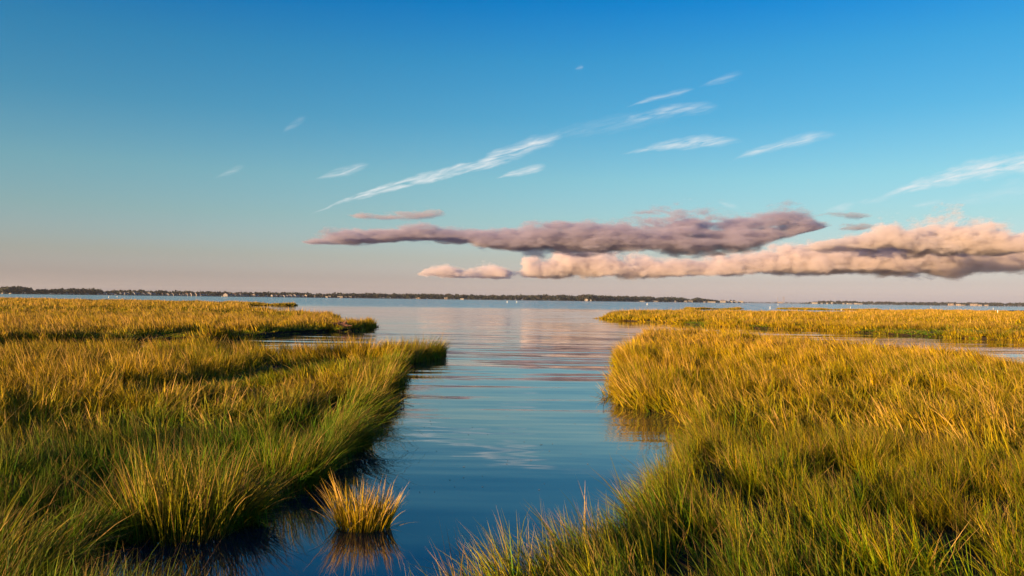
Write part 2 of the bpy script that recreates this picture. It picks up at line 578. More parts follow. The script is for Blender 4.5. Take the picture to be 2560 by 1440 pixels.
FAR_LEFT = [(-60, 30)] + [G(*q) for q in ((-300, 874), (0, 865), (150, 861), (300, 857), (450, 852), (600, 846), (650, 841), (725, 834), (825, 829), (850, 830), (897, 827), (922, 822), (927, 812))] + \
           [G(905, 797, GH), G(850, 797, GH), G(815, 792), G(805, 781, GH), G(770, 775, GH), G(700, 771, GH), G(640, 769, GH), G(600, 767, GH), G(620, 764), G(700, 765.5), G(730, 765.5), G(733, 763), G(690, 757, GH), G(620, 754, GH), G(480, 751.5, GH),
            G(250, 748, GH), G(0, 744, GH), G(-250, 741, GH)]
ISLANDS = [[G(x, y) for x, y in ((1715, 772.0), (1760, 773.5), (1835, 773.6), (1850, 772))] + [G(x, y, GH) for x, y in ((1836, 769), (1780, 767.2), (1735, 768))],
           [G(x, y) for x, y in ((1945, 773), (2010, 775.0), (2120, 776.5), (2200, 776.5))] + [G(x, y, GH) for x, y in ((2180, 772), (2080, 770), (1990, 768.5))]]


def roughen(P, seed, k=0.35):
    """more points along the shore, each pushed a little, so banks wander"""
    out = []
    r = random.Random(seed)
    for i in range(len(P)):
        a, b = P[i], P[(i + 1) % len(P)]
        d = math.hypot(b[0] - a[0], b[1] - a[1])
        step = max(0.35, 0.02 * math.hypot(*a))
        n = max(1, min(14, int(d / step)))
        for j in range(n):
            t = j / n
            w_ = k * min(0.5, step * 0.45) if j else 0
            out.append((a[0] + (b[0] - a[0]) * t + r.uniform(-w_, w_), a[1] + (b[1] - a[1]) * t + r.uniform(-w_, w_)))
    return out


def ground_patch(P, name, top=0.04):
    from mathutils.geometry import tessellate_polygon
    area = sum(P[i][0] * P[(i + 1) % len(P)][1] - P[(i + 1) % len(P)][0] * P[i][1] for i in range(len(P)))
    if area < 0:
        P = P[::-1]
    n = len(P)
    v = []
    for x, y in P:
        v.append((x, y, top))
    for i in range(n):
        a, b = P[i - 1], P[(i + 1) % n]
        tx, ty = b[0] - a[0], b[1] - a[1]
        q = math.hypot(tx, ty) + 1e-6
        o = random.uniform(0.08, 0.2)
        v.append((P[i][0] + ty / q * o, P[i][1] - tx / q * o, -0.25))
    f = [tuple(t) for t in tessellate_polygon([[Vector((x, y, 0)) for x, y in P]])]
    for i in range(n):
        j = (i + 1) % n
        f.append((i, i + n, j + n, j))
    me = mesh_of(name, v, f)
    bm = bmesh.new()
    bm.from_mesh(me)
    bmesh.ops.recalc_face_normals(bm, faces=bm.faces)
    bm.to_mesh(me)
    bm.free()
    return tag(link(name, me, MUD), kind='structure')


PATCHES = {}
TOPZ = {'far_left': 0.16, 'far_right': 0.12}
for key, P, sd in (('near_left', NEAR_LEFT, 1), ('near_right', NEAR_RIGHT, 2), ('far_left', FAR_LEFT, 3), ('far_right', FAR_RIGHT, 4), ('isle_a', ISLANDS[0], 5), ('isle_b', ISLANDS[1], 6)):
    PATCHES[key] = roughen(P, sd)
    ground_patch(PATCHES[key], 'marsh_ground', TOPZ.get(key, 0.04))


# ------------------------------------------------------------------ grass
def grass_material(name, source):
    m, nt, n, l, p = new_mat(name)

    def mix(a, b, f):
        q = n.new('ShaderNodeMix')
        q.data_type = 'RGBA'
        for sock, v in ((q.inputs[0], f), (q.inputs[6], a), (q.inputs[7], b)):
            if isinstance(v, tuple):
                sock.default_value = (*v, 1)
            elif isinstance(v, (int, float)):
                sock.default_value = v
            else:
                l.new(v, sock)
        return q.outputs[2]

    def mth(op, a, b=None, clamp=False):
        q = n.new('ShaderNodeMath')
        q.operation = op
        q.use_clamp = clamp
        for i, v in enumerate((a, b)):
            if v is None:
                continue
            if isinstance(v, (int, float)):
                q.inputs[i].default_value = v
            else:
                l.new(v, q.inputs[i])
        return q.outputs[0]

    bl = n.new('ShaderNodeAttribute')
    bl.attribute_name = 'blade'
    bs = n.new('ShaderNodeSeparateColor')
    l.new(bl.outputs['Color'], bs.inputs[0])
    tn = n.new('ShaderNodeAttribute')
    tn.attribute_name = 'tint'
    tn.attribute_type = source
    ts = n.new('ShaderNodeSeparateColor')
    l.new(tn.outputs['Color'], ts.inputs[0])
    t, rnd, dry = bs.outputs[0], bs.outputs[1], bs.outputs[2]
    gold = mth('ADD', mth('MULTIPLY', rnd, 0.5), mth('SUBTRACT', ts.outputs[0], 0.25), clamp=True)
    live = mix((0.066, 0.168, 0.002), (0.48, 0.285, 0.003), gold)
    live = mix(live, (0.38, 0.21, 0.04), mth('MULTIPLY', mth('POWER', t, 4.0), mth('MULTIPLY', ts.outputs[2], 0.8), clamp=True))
    stem = mix((0.20, 0.11, 0.018), live, mth('MULTIPLY', t, 3.0, clamp=True))
    straw = mix((0.27, 0.14, 0.018), (0.55, 0.31, 0.10), t)
    col = mix(stem, straw, mth('MULTIPLY', dry, mth('MULTIPLY', t, 2.0, clamp=True)))
    br = n.new('ShaderNodeMix')
    br.data_type = 'RGBA'
    br.blend_type = 'MULTIPLY'
    br.inputs[0].default_value = 1.0
    l.new(col, br.inputs[6])
    vv = n.new('ShaderNodeCombineColor')
    val = mth('ADD', 0.40, mth('MULTIPLY', ts.outputs[1], 0.85))
    val = mth('MULTIPLY', val, mth('ADD', 0.45, mth('MULTIPLY', mth('FRACT', mth('MULTIPLY', rnd, 7.31)), 1.05)))
    for i in range(3):
        l.new(val, vv.inputs[i])
    l.new(vv.outputs[0], br.inputs[7])
    l.new(br.outputs[2], p.inputs['Base Color'])
    p.inputs['Roughness'].default_value = 0.55
    p.inputs['Specular IOR Level'].default_value = 0.1
    tr = n.new('ShaderNodeBsdfTranslucent')
    l.new(br.outputs[2], tr.inputs['Color'])
    ms = n.new('ShaderNodeMixShader')
    ms.inputs[0].default_value = 0.17
    l.new(p.outputs[0], ms.inputs[1])
    l.new(tr.outputs[0], ms.inputs[2])
    l.new(ms.outputs[0], n['Material Output'].inputs[0])
    return m


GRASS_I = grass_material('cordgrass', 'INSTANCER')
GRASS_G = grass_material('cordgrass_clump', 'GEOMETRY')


def blades(bx, by, bz, h, yaw, th0, th1, width, face, dry, rnd, S=4):
    """vectorised ribbons that bend by th0 (at the foot) .. th0+th1 (at the tip) towards yaw"""
    n = len(bx)
    pos = np.stack([bx, by, bz], 1)
    V = np.zeros((n, S + 1, 2, 3))
    C = np.zeros((n, S + 1, 2, 4))
    fx, fy = np.cos(face), np.sin(face)
    side = np.stack([fx, fy, np.zeros(n)], 1)
    for s in range(S + 1):
        t = s / S
        wdt = width * (1.0 - 0.97 * t ** 2.2) * (0.75 + 0.5 * min(1, 3 * t)) * 0.5
        V[:, s, 0] = pos - side * wdt[:, None]
        V[:, s, 1] = pos + side * wdt[:, None]
        C[:, s, :, 0] = t
        C[:, s, :, 1] = rnd[:, None]
        C[:, s, :, 2] = dry[:, None]
        C[:, s, :, 3] = 1
        th = th0 + th1 * (t + 0.5 / S) ** 1.5
        stp = (h / S)[:, None]
        pos = pos + stp * np.stack([np.sin(th) * np.cos(yaw), np.sin(th) * np.sin(yaw), np.cos(th)], 1)
    base = (np.arange(n) * (S + 1) * 2)[:, None]
    Fq = np.concatenate([np.stack([base + 2 * s, base + 2 * s + 1, base + 2 * s + 3, base + 2 * s + 2], 2) for s in range(S)], 1)
    return V.reshape(-1, 3), Fq.reshape(-1, 4), C.reshape(-1, 4)


def put_color(me, name, C):
    a = me.attributes.new(name, 'FLOAT_COLOR', 'POINT')
    a.data.foreach_set('color', C.astype(np.float32).ravel())


LIB = {}


def tuft_library(key, n, radius, width, S, bend, spread, dryp, variants=4):
    """templates lean along +X; kept out of the scene, only instanced"""
    cl = bpy.data.collections.new('tufts_' + key)
    for v in range(variants):
        r = np.random.default_rng(100 + v + 17 * n)
        a, q = r.uniform(0, 2 * math.pi, n), np.sqrt(r.uniform(0, 1, n)) * radius
        h = np.clip(r.normal(0.88, 0.17, n), 0.35, 1.25)
        yaw = r.normal(0, 1.0, n)
        th0 = r.normal(0.03, spread, n)
        th1 = np.abs(r.normal(bend, 0.3, n)) + 0.05
        th1 = np.where(r.uniform(0, 1, n) < 0.07, th1 + r.uniform(0.9, 2.0, n), th1)   # broken, bent-over stems
        dry = (r.uniform(0, 1, n) < dryp).astype(float) * r.uniform(0.5, 1.0, n)
        h = np.where(dry > 0, h * 1.2, h)
        wd = np.where(dry > 0, 0.75, 1.0) * width * r.uniform(0.6, 1.3, n)
        V, Fq, C = blades(q * np.cos(a), q * np.sin(a), np.full(n, -0.04), h, yaw, th0, th1, wd, r.uniform(0, math.pi, n), dry, r.uniform(0, 1, n), S)
        me = quads_mesh('tuft', V, Fq)
        put_color(me, 'blade', C)
        me.materials.append(GRASS_I)
        o = bpy.data.objects.new('tuft_%s_%02d' % (key, v), me)
        cl.objects.link(o)
    LIB[key] = (cl, variants)


def scatter(name, coll, xyz, rot, scl, idx, tint, label):
    n = len(xyz)
    me = bpy.data.meshes.new(name)
    me.vertices.add(n)
    me.vertices.foreach_set('co', xyz.astype(np.float32).ravel())
    a = me.attributes.new('rot', 'FLOAT_VECTOR', 'POINT')
    a.data.foreach_set('vector', rot.astype(np.float32).ravel())
    a = me.attributes.new('scl', 'FLOAT_VECTOR', 'POINT')
    a.data.foreach_set('vector', scl.astype(np.float32).ravel())
    a = me.attributes.new('idx', 'INT', 'POINT')
    a.data.foreach_set('value', idx.astype(np.int32))
    put_color(me, 'tint', tint)
    o = link(name, me)
    tag(o, label, None, None, 'stuff')
    ng = bpy.data.node_groups.new(name, 'GeometryNodeTree')
    ng.interface.new_socket('Geometry', in_out='INPUT', socket_type='NodeSocketGeometry')
    ng.interface.new_socket('Geometry', in_out='OUTPUT', socket_type='NodeSocketGeometry')
    n_, l_ = ng.nodes, ng.links
    gi, go = n_.new('NodeGroupInput'), n_.new('NodeGroupOutput')
    ci = n_.new('GeometryNodeCollectionInfo')
    ci.inputs['Collection'].default_value = coll
    ci.inputs['Separate Children'].default_value = True
    ci.inputs['Reset Children'].default_value = True
    ip = n_.new('GeometryNodeInstanceOnPoints')
    ip.inputs['Pick Instance'].default_value = True

    def attr(nm, ty):
        q = n_.new('GeometryNodeInputNamedAttribute')
        q.data_type = ty
        q.inputs['Name'].default_value = nm
        return q.outputs['Attribute']

    er = n_.new('FunctionNodeEulerToRotation')
    l_.new(attr('rot', 'FLOAT_VECTOR'), er.inputs[0])
    l_.new(gi.outputs[0], ip.inputs['Points'])
    l_.new(ci.outputs[0], ip.inputs['Instance'])
    l_.new(attr('idx', 'INT'), ip.inputs['Instance Index'])
    l_.new(er.outputs[0], ip.inputs['Rotation'])
    l_.new(attr('scl', 'FLOAT_VECTOR'), ip.inputs['Scale'])
    l_.new(ip.outputs[0], go.inputs[0])
    md = o.modifiers.new('scatter', 'NODES')
    md.node_group = ng
    return o


tuft_library('near', 24, 0.10, 0.0075, 5, 0.28, 0.17, 0.20, 6)
tuft_library('mid', 22, 0.17, 0.017, 4, 0.33, 0.20, 0.15, 6)
tuft_library('wide', 26, 0.32, 0.042, 3, 0.40, 0.22, 0.13)
tuft_library('broad', 44, 0.75, 0.085, 2, 0.35, 0.24, 0.12)
RINGS = [('near', 3.2, 13, 54.0), ('mid', 13, 34, 22.0), ('wide', 34, 85, 8.0), ('broad', 85, 330, 1.6)]

# little creeks and trampled hollows: polyline on the ground, half width, what is left of the grass there
CREEKS = [([G(1002, 925), G(900, 915), G(800, 925), G(690, 945), G(560, 972), G(440, 1000)], 1.5, 0.36),
          ([G(1590, 933), G(1680, 925), G(1790, 920), G(1850, 932)], 0.8, 0.25),
          ([G(1725, 885), G(1700, 872)], 0.6, 0.3),
          ([G(1570, 1240), G(1480, 1330), G(1600, 1380)], 0.25, 0.55)]


def fields(key, P, x, y):
    """height, lean (x, y), tilt, gold, value, pinkness of the grass at a place"""
    d, ox, oy = edge_info(P, x, y)
    rr = np.hypot(x, y)
    n1 = vnoise(x / 5.0, y / 5.0, 11)
    n2 = vnoise(x / 1.1, y / 1.1, 23)
    n3 = vnoise(x / 22.0, y / 16.0, 37)
    n4 = vnoise(x / 0.5, y / 0.5, 51, 2)
    h = 0.49 + 0.11 * sstep(9, 22, rr) + 0.24 * (n1 - 0.5) + 0.26 * (n2 - 0.5)
    edge = np.exp(-d / 0.55)
    keep = np.ones(len(x))
    if key == 'near_left':
        h = h + 0.20 * edge
        lx = 0.15 * np.ones_like(x) - 0.3 * (rr > 16) + ox * 1.5 * edge + 1.3 * (vnoise(x / 3, y / 3, 71) - 0.5)
        ly = -0.1 + oy * 1.0 * edge + 1.0 * (vnoise(x / 3, y / 3, 72) - 0.5)
        tilt = 0.08 + 0.20 * edge + 0.25 * (n2 - 0.3)
        # a low soft green meadow inside the bank
        soft = np.exp(-((x + 4.2) ** 2 / 3.5 + (y - 9.5) ** 2 / 16.0))
        h = h * (1 - 0.32 * soft)
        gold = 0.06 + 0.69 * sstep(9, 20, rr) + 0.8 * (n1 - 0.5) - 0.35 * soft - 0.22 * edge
    elif key == 'near_right':
        h = h + 0.13 * edge
        lx = -0.85 + ox * 0.8 * edge + 0.9 * (vnoise(x / 2.5, y / 2.5, 73) - 0.5)
        ly = -0.1 + oy * 0.6 * edge + 0.9 * (vnoise(x / 2.5, y / 2.5, 74) - 0.5)
        tilt = 0.15 + 0.5 * np.clip(n3 - 0.4, 0, 1) + 0.16 * edge + 0.4 * (n2 - 0.5)
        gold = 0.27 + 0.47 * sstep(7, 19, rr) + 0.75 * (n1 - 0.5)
    else:
        h = h + 0.10 * edge + 0.22 * (n3 - 0.5)
        lx = -0.6 + 0.9 * (vnoise(x / 6, y / 6, 75) - 0.5)
        ly = 0.1 + 0.6 * (vnoise(x / 6, y / 6, 76) - 0.5)
        tilt = 0.16 + 0.2 * (n2 - 0.5)
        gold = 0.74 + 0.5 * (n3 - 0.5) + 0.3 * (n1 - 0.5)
        # winding wet hollows across the flats
        ridge = np.abs(vnoise(x / 34.0, y / 20.0, 91, 3) - 0.5)
        cut = 1 - sstep(0.014, 0.040, ridge)
        h = h * (1 - 0.75 * cut)
        gold = gold - 0.6 * cut
    for line, wd, left in CREEKS:
        if key not in ('near_left', 'near_right'):
            continue
        dc, _, _ = edge_info(line, x, y, closed=False)
        c = 1 - sstep(wd * 0.25, wd, dc)
        h = h * (1 - (1 - left) * c)
        gold = gold - 0.45 * c
        keep = np.where((c > 0.8) & (left < 0.32), 0.12, keep)
    n5 = vnoise(x / (0.38 + 0.012 * rr), y / (0.38 + 0.012 * rr), 57, 2)
    h = h * (0.90 + 0.25 * (n4 - 0.3)) * (0.72 + 0.55 * n5)
    keep = keep * (0.10 + 0.90 * sstep(0.33, 0.55, n5))
    lx = lx + 1.1 * (vnoise(x / 0.7, y / 0.7, 83, 2) - 0.5)
    ly = ly + 1.1 * (vnoise(x / 0.7, y / 0.7, 84, 2) - 0.5)
    val = 0.5 + 0.55 * (n2 - 0.5) + 0.35 * (n3 - 0.5)
    pink = np.clip(0.35 + 1.6 * (vnoise(x / 4, y / 4, 61) - 0.45), 0, 1)
    return h, lx, ly, tilt, gold, val, pink, keep, d


PATCH_NAMES = {'near_left': 'salt marsh grass on the near bank left of the creek', 'near_right': 'salt marsh grass on the near bank right of the creek',
               'far_left': 'golden marsh grass flats beyond the side channel at left', 'far_right': 'golden marsh grass flats beyond the side channel at right',
               'isle_a': 'thin grass islet off the far marsh', 'isle_b': 'long low grass islet off the far marsh at right'}
HALF = 0.78
for key, P in PATCHES.items():
    for lib, r0, r1, dens in RINGS:
        n = int(dens * HALF * (r1 * r1 - r0 * r0))
        rr = np.sqrt(rng.uniform(r0 * r0, r1 * r1, n))
        aa = rng.uniform(-HALF, HALF, n)
        x, y = rr * np.sin(aa), rr * np.cos(aa)
        k = inside(P, x, y)
        x, y = x[k], y[k]
        if len(x) < 3:
            continue
        h, lx, ly, tilt, gold, val, pink, keep, d = fields(key, P, x, y)
        k = (rng.uniform(0, 1, len(x)) < keep) & (h > 0.1)
        x, y, h, lx, ly, tilt, gold, val, pink, d = (q[k] for q in (x, y, h, lx, ly, tilt, gold, val, pink, d))
        n = len(x)
        yaw = np.arctan2(ly, lx) + rng.normal(0, 0.7, n)
        tl = np.clip(tilt + rng.normal(0, 0.10, n), -0.05, 1.0)
        rot = np.stack([rng.normal(0, 0.06, n), tl, yaw], 1)
        hs = h * rng.uniform(0.8, 1.15, n)
        ws = 1.0 + rng.normal(0, 0.1, n)
        scl = np.stack([ws, ws, hs], 1)
        if lib in ('near', 'mid'):
            scl = np.stack([ws * 0.9, ws * 0.9, hs], 1)
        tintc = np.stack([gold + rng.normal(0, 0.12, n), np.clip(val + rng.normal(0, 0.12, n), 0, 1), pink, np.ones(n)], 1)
        scatter('marsh_grass', LIB[lib][0], np.stack([x, y, np.full(n, TOPZ.get(key, 0.04))], 1), rot, scl, rng.integers(0, LIB[lib][1], n), tintc, PATCH_NAMES[key])


# a fringe of stems right along each water's edge, hanging over the mud
for key, P in PATCHES.items():
    pts = {k: [] for k, *_ in RINGS}
    for i in range(len(P)):
        a, b = P[i], P[(i + 1) % len(P)]
        d = math.hypot(b[0] - a[0], b[1] - a[1])
        m = ((a[0] + b[0]) / 2, (a[1] + b[1]) / 2)
        rr = math.hypot(*m)
        if rr < 3.2 or rr > 330 or abs(math.atan2(m[0], m[1])) > HALF:
            continue
        lib, sp = next((k, q) for (k, r0, r1, _), q in zip(RINGS, (0.035, 0.06, 0.14, 0.5)) if rr <= r1)
        for q in range(max(1, int(d / sp))):
            t = random.random()
            pts[lib].append((a[0] + (b[0] - a[0]) * t, a[1] + (b[1] - a[1]) * t))
    for lib, q in pts.items():
        if len(q) < 3:
            continue
        q = np.array(q)
        n = len(q)
        jit = {'near': 0.10, 'mid': 0.14, 'wide': 0.2, 'broad': 0.4}[lib]
        x, y = q[:, 0] + rng.normal(0, jit, n), q[:, 1] + rng.normal(0, jit, n)
        h, lx, ly, tilt, gold, val, pink, keep, d = fields(key, P, x, y)
        ins = inside(P, x, y)
        h = h * np.where(ins, 1.0, 0.8) * rng.uniform(0.55, 1.1, n)
        rot = np.stack([rng.normal(0, 0.08, n), np.clip(tilt * 0.9 + rng.normal(0.05, 0.16, n), 0, 1.1), np.arctan2(ly, lx) + rng.normal(0, 0.5, n)], 1)
        ws = rng.uniform(0.7, 1.0, n)
        tintc = np.stack([gold + rng.normal(0, 0.12, n), np.clip(val, 0, 1), pink, np.ones(n)], 1)
        scatter('marsh_grass', LIB[lib][0], np.stack([x, y, np.where(ins, TOPZ.get(key, 0.04), -0.06)], 1), rot, np.stack([ws, ws, h], 1), rng.integers(0, LIB[lib][1], n), tintc, PATCH_NAMES[key].replace('salt marsh grass on', 'grass fringe along the water of').replace('golden marsh grass', 'grass fringe of the golden'))

# ------------------------------------------------------------------ far shore: land, woods, houses
def plain(name, rgb, rough=0.7, vary=0.0, scale=0.5):
    m, nt, n, l, p = new_mat(name)
    p.inputs['Roughness'].default_value = rough
    p.inputs['Base Color'].default_value = (*rgb, 1)
    if vary:
        g_ = n.new('ShaderNodeNewGeometry')
        t = n.new('ShaderNodeTexNoise')
        t.inputs['Scale'].default_value = scale
        t.inputs['Detail'].default_value = 4.0
        l.new(g_.outputs['Position'], t.inputs['Vector'])
        r = n.new('ShaderNodeValToRGB')
        r.color_ramp.elements[0].position, r.color_ramp.elements[1].position = 0.3, 0.7
        r.color_ramp.elements[0].color = (*[c * (1 - vary) for c in rgb], 1)
        r.color_ramp.elements[1].color = (*[c * (1 + vary) for c in rgb], 1)
        l.new(t.outputs[0], r.inputs[0])
        l.new(r.outputs[0], p.inputs['Base Color'])
    return m


SHORE_D = [(-500, 1450), (0, 1500), (500, 1800), (1000, 2200), (1480, 2400), (1700, 2900), (1862, 3200)]


def shore_dist(px):
    return float(np.interp(px, [a for a, _ in SHORE_D], [b for _, b in SHORE_D]))


def shore_pt(px, back=0.0):
    D = shore_dist(px) + back
    v = far(px, 750, D)
    return v.x, D


def land(name, cols, depth, mat):
    v, f = [], []
    for i, (x, y) in enumerate(cols):
        for k, (dd, z) in enumerate(((0, -0.3), (6, 0.5), (40, 1.0), (depth, 1.6))):
            v.append((x * (1 + dd / y), y + dd, z + (random.uniform(-0.15, 0.2) if 0 < k else 0)))
    m = 4
    for i in range(len(cols) - 1):
        for k in range(m - 1):
            f.append((i * m + k, (i + 1) * m + k, (i + 1) * m + k + 1, i * m + k + 1))
    return tag(link(name, mesh_of(name, v, f), mat), kind='structure')


SHORE_M = plain('shore_soil', (0.05, 0.04, 0.026), 0.9, 0.5, 0.05)
land('far_shore', [(shore_pt(px)[0], shore_pt(px)[1] + random.uniform(-8, 8)) for px in range(-500, 1870, 12)], 500, SHORE_M)
RIGHT_D = 4200.0
land('far_shore', [(far(px, 760, RIGHT_D).x, RIGHT_D + random.uniform(-15, 15)) for px in range(2000, 3100, 14)], 900, SHORE_M)
land('far_shore', [(far(px, 760, 6500).x, 6500 + random.uniform(-15, 15)) for px in range(1780, 2160, 14)], 900, SHORE_M)

LEAF = plain('leaves', (0.020, 0.021, 0.010), 0.8, 0.55, 0.11)
LEAF_B = plain('leaves_brown', (0.032, 0.024, 0.014), 0.8, 0.5, 0.13)
BARK = plain('bark', (0.05, 0.035, 0.025), 0.9, 0.3)


def crown_mesh(seed, w_, h_, n=90, lobes=5):
    """many leaf clumps through the crown's volume, uneven outline"""
    r = np.random.default_rng(seed)
    cs = np.stack([r.uniform(-0.3, 0.3, lobes) * w_, r.uniform(-0.3, 0.3, lobes) * w_, h_ * r.uniform(0.34, 0.78, lobes)], 1)
    V, Fq = [], []
    for i in range(n):
        c = cs[r.integers(lobes)]
        d = r.normal(0, 1, 3)
        d /= np.linalg.norm(d)
        p = c + d * np.array([0.27 * w_, 0.27 * w_, 0.22 * h_]) * r.uniform(0.55, 1.08)
        a = r.normal(0, 1, 3)
        a /= np.linalg.norm(a)
        b = np.cross(a, d)
        b /= np.linalg.norm(b) + 1e-6
        a = np.cross(b, a)
        sz = r.uniform(0.10, 0.17) * w_
        k = len(V)
        for sx, sy in ((-1, -0.7), (0.8, -1), (1, 0.8), (-0.7, 1)):
            V.append(p + a * sx * sz + b * sy * sz * 0.8)
        Fq.append((k, k + 1, k + 2, k + 3))
    return quads_mesh('crown', np.array(V), np.array(Fq))


def trunk_mesh(h_, rad):
    v, f = [], []
    for k, (z, q) in enumerate(((-0.2, rad * 1.3), (h_ * 0.25, rad), (h_ * 0.7, rad * 0.45))):
        for i in range(6):
            a = i * math.pi / 3
            v.append((q * math.cos(a) + 0.3 * k * rad, q * math.sin(a), z))
    for k in range(2):
        for i in range(6):
            f.append((k * 6 + i, k * 6 + (i + 1) % 6, k * 6 + 6 + (i + 1) % 6, k * 6 + 6 + i))
    for a, z in ((0.6, 0.45), (2.6, 0.5), (4.4, 0.55)):          # limbs
        k = len(v)
        o = Vector((math.cos(a), math.sin(a), 0))
        s_ = Vector((-o.y, o.x, 0)) * rad * 0.3
        e = o * h_ * 0.2 + Vector((0, 0, h_ * (z + 0.22)))
        b = Vector((0, 0, h_ * z))
        for q in (b - s_, b + s_, b + Vector((0, 0, rad * 0.6)), e):
            v.append(tuple(q))
        f += [(k, k + 1, k + 3), (k + 1, k + 2, k + 3), (k + 2, k, k + 3)]
    return mesh_of('trunk', v, f)


# wood edge profile: photo column -> height in photo pixels over the shoreline
TOPS = [(-500, 15), (0, 14), (26, 17), (75, 15), (82, 9), (100, 12), (130, 13), (175, 14), (200, 14), (245, 14), (254, 10), (330, 12.5), (400, 11.5), (520, 11), (700, 11), (800, 10.5), (1000, 12), (1120, 12), (1200, 10.5),
        (1300, 11.5), (1400, 13), (1430, 12), (1470, 15), (1485, 16), (1510, 13), (1600, 12), (1700, 11), (1730, 8), (1738, 10), (1780, 7.5), (1800, 5), (1815, 3), (1862, 3)]
TREE_LIB = bpy.data.collections.new('far_trees')
for v_ in range(6):
    me = crown_mesh(300 + v_, 0.9 if v_ % 2 else 1.1, 1.0, 60)
    me.materials.append(LEAF if v_ % 3 else LEAF_B)
    TREE_LIB.objects.link(bpy.data.objects.new('far_tree_%02d' % v_, me))


def wood(name, label, pxs, dist, tops, rows_, step):
    P_, S_, I_, Rr = [], [], [], []
    for row in range(rows_):
        px = pxs[0]
        while px < pxs[1]:
            back = 24 + row * 22 + random.uniform(-8, 8)
            D = dist(px) + back
            hpx = float(np.interp(px, [a for a, _ in tops], [b for _, b in tops]))
            hm = 1.18 * (hpx / F * D) * random.uniform(0.78, 1.06) * (0.72 if row == 0 else 0.9 + 0.03 * row)
            if random.random() < 0.9 and hm > 0.5:
                P_.append((far(px, 750, D).x, D, 0.4))
                wd = max(hm * random.uniform(0.8, 1.3), 5.0)
                S_.append((wd, wd, hm))
                I_.append(random.randrange(6))
                Rr.append((0, 0, random.uniform(0, 6.28)))
            px += step * random.uniform(0.6, 1.4) * F / D
    return scatter(name, TREE_LIB, np.array(P_), np.array(Rr), np.array(S_), np.array(I_), np.ones((len(P_), 4)), label)


wood('woods', 'dark wooded shoreline across the bay', (-500, 1815), shore_dist, TOPS, 4, 6.5)
RT = [(2000, 1), (2012, 3), (2050, 7), (2100, 8), (2170, 7.5), (2300, 7.5), (2450, 8.5), (2480, 9), (2560, 9), (3100, 9)]
wood('woods', 'bluish wooded shoreline far off behind the marsh at right', (2005, 3080), lambda p_: RIGHT_D, RT, 3, 11.0)
wood('woods', 'very faint low treeline on the horizon under the twin towers', (1790, 2120), lambda p_: 6500.0, [(1790, 3), (2120, 3)], 2, 14.0)

# single trees that stand out on the left shore and by the marina
TREES = [(6, 13, 10, 'rounded tree at the very left end of the far shore'), (27, 18, 22, 'broad tallest oak near the left end of the far shore'), (47, 16, 14, 'dense round tree right of the broad tallest oak'),
         (68, 16, 15, 'wide flat-topped tree before the dip in the left treeline'), (97, 12, 12, 'low round tree just past the dip in the left treeline'), (114, 12.5, 12, 'low bushy tree third past the treeline dip'),
         (133, 13, 14, 'spreading tree midway along the left treeline'), (152, 12.5, 13, 'squat tree left of the two taller crowns'), (173, 14.5, 13, 'tall humped tree left of the row of ball crowns'),
         (193, 13, 7, 'small ball-crowned tree, first of the ball-crowned row'), (205, 15.5, 8, 'brownish tallest tree of the ball-crowned row'), (217, 14.5, 7, 'upright egg-shaped tree of the ball-crowned row'),
         (232, 14, 8, 'leaning ball-crowned tree beside the last one of its row'), (245, 14, 7, 'pointed tree ending the ball-crowned row'), (1398, 12.5, 12, 'round tree rising from the woods left of the boathouse'), (1475, 15.5, 14, 'broad hill-like tree rising behind the boathouse'),
         (1735, 10.5, 5, 'small dark pine right of the long low sheds'), (1756, 10, 5, 'small dark pine beside the first pine'), (1826, 8, 5, 'dark tree among the white marina buildings'), (1836, 7, 6, 'bushy tree at the right of the marina buildings')]
for i, (px, hp, wp, lab) in enumerate(TREES):
    x, y = shore_pt(px, 6 if px < 1700 else 20)
    hm, wm = hp * y / F, wp * y / F
    t_ = thing('tree', (x, y, 0.4), lab, 'tree', 'trees standing out along the far shore', random.uniform(0, 6))
    c_ = crown_mesh(500 + i, wm * 1.1, hm, 150, 7)
    link('crown', c_, LEAF_B if 'brown' in lab else LEAF, t_)
    link('trunk', trunk_mesh(hm, 0.035 * hm), BARK, t_)

WALLS = [plain('white_siding', (0.34, 0.29, 0.27), 0.7, 0.2), plain('cream_siding', (0.36, 0.27, 0.22), 0.7, 0.2), plain('grey_shaded_siding', (0.20, 0.18, 0.17), 0.7, 0.08), plain('tan_siding', (0.25, 0.18, 0.14), 0.7, 0.08)]  # the grey siding also carries the painted shade of the shaded house rows
ROOFS = [plain('slate_roof', (0.10, 0.10, 0.11), 0.8, 0.2), plain('brown_roof', (0.16, 0.10, 0.07), 0.8, 0.2), plain('pale_roof', (0.22, 0.19, 0.18), 0.7, 0.1)]
PANE = plain('window_pane', (0.02, 0.025, 0.03), 0.15)


def box(x0, x1, y0, y1, z0, z1):
    v = [(x, y, z) for z in (z0, z1) for y in (y0, y1) for x in (x0, x1)]
    return v, [(0, 2, 3, 1), (4, 5, 7, 6), (0, 1, 5, 4), (2, 6, 7, 3), (0, 4, 6, 2), (1, 3, 7, 5)]


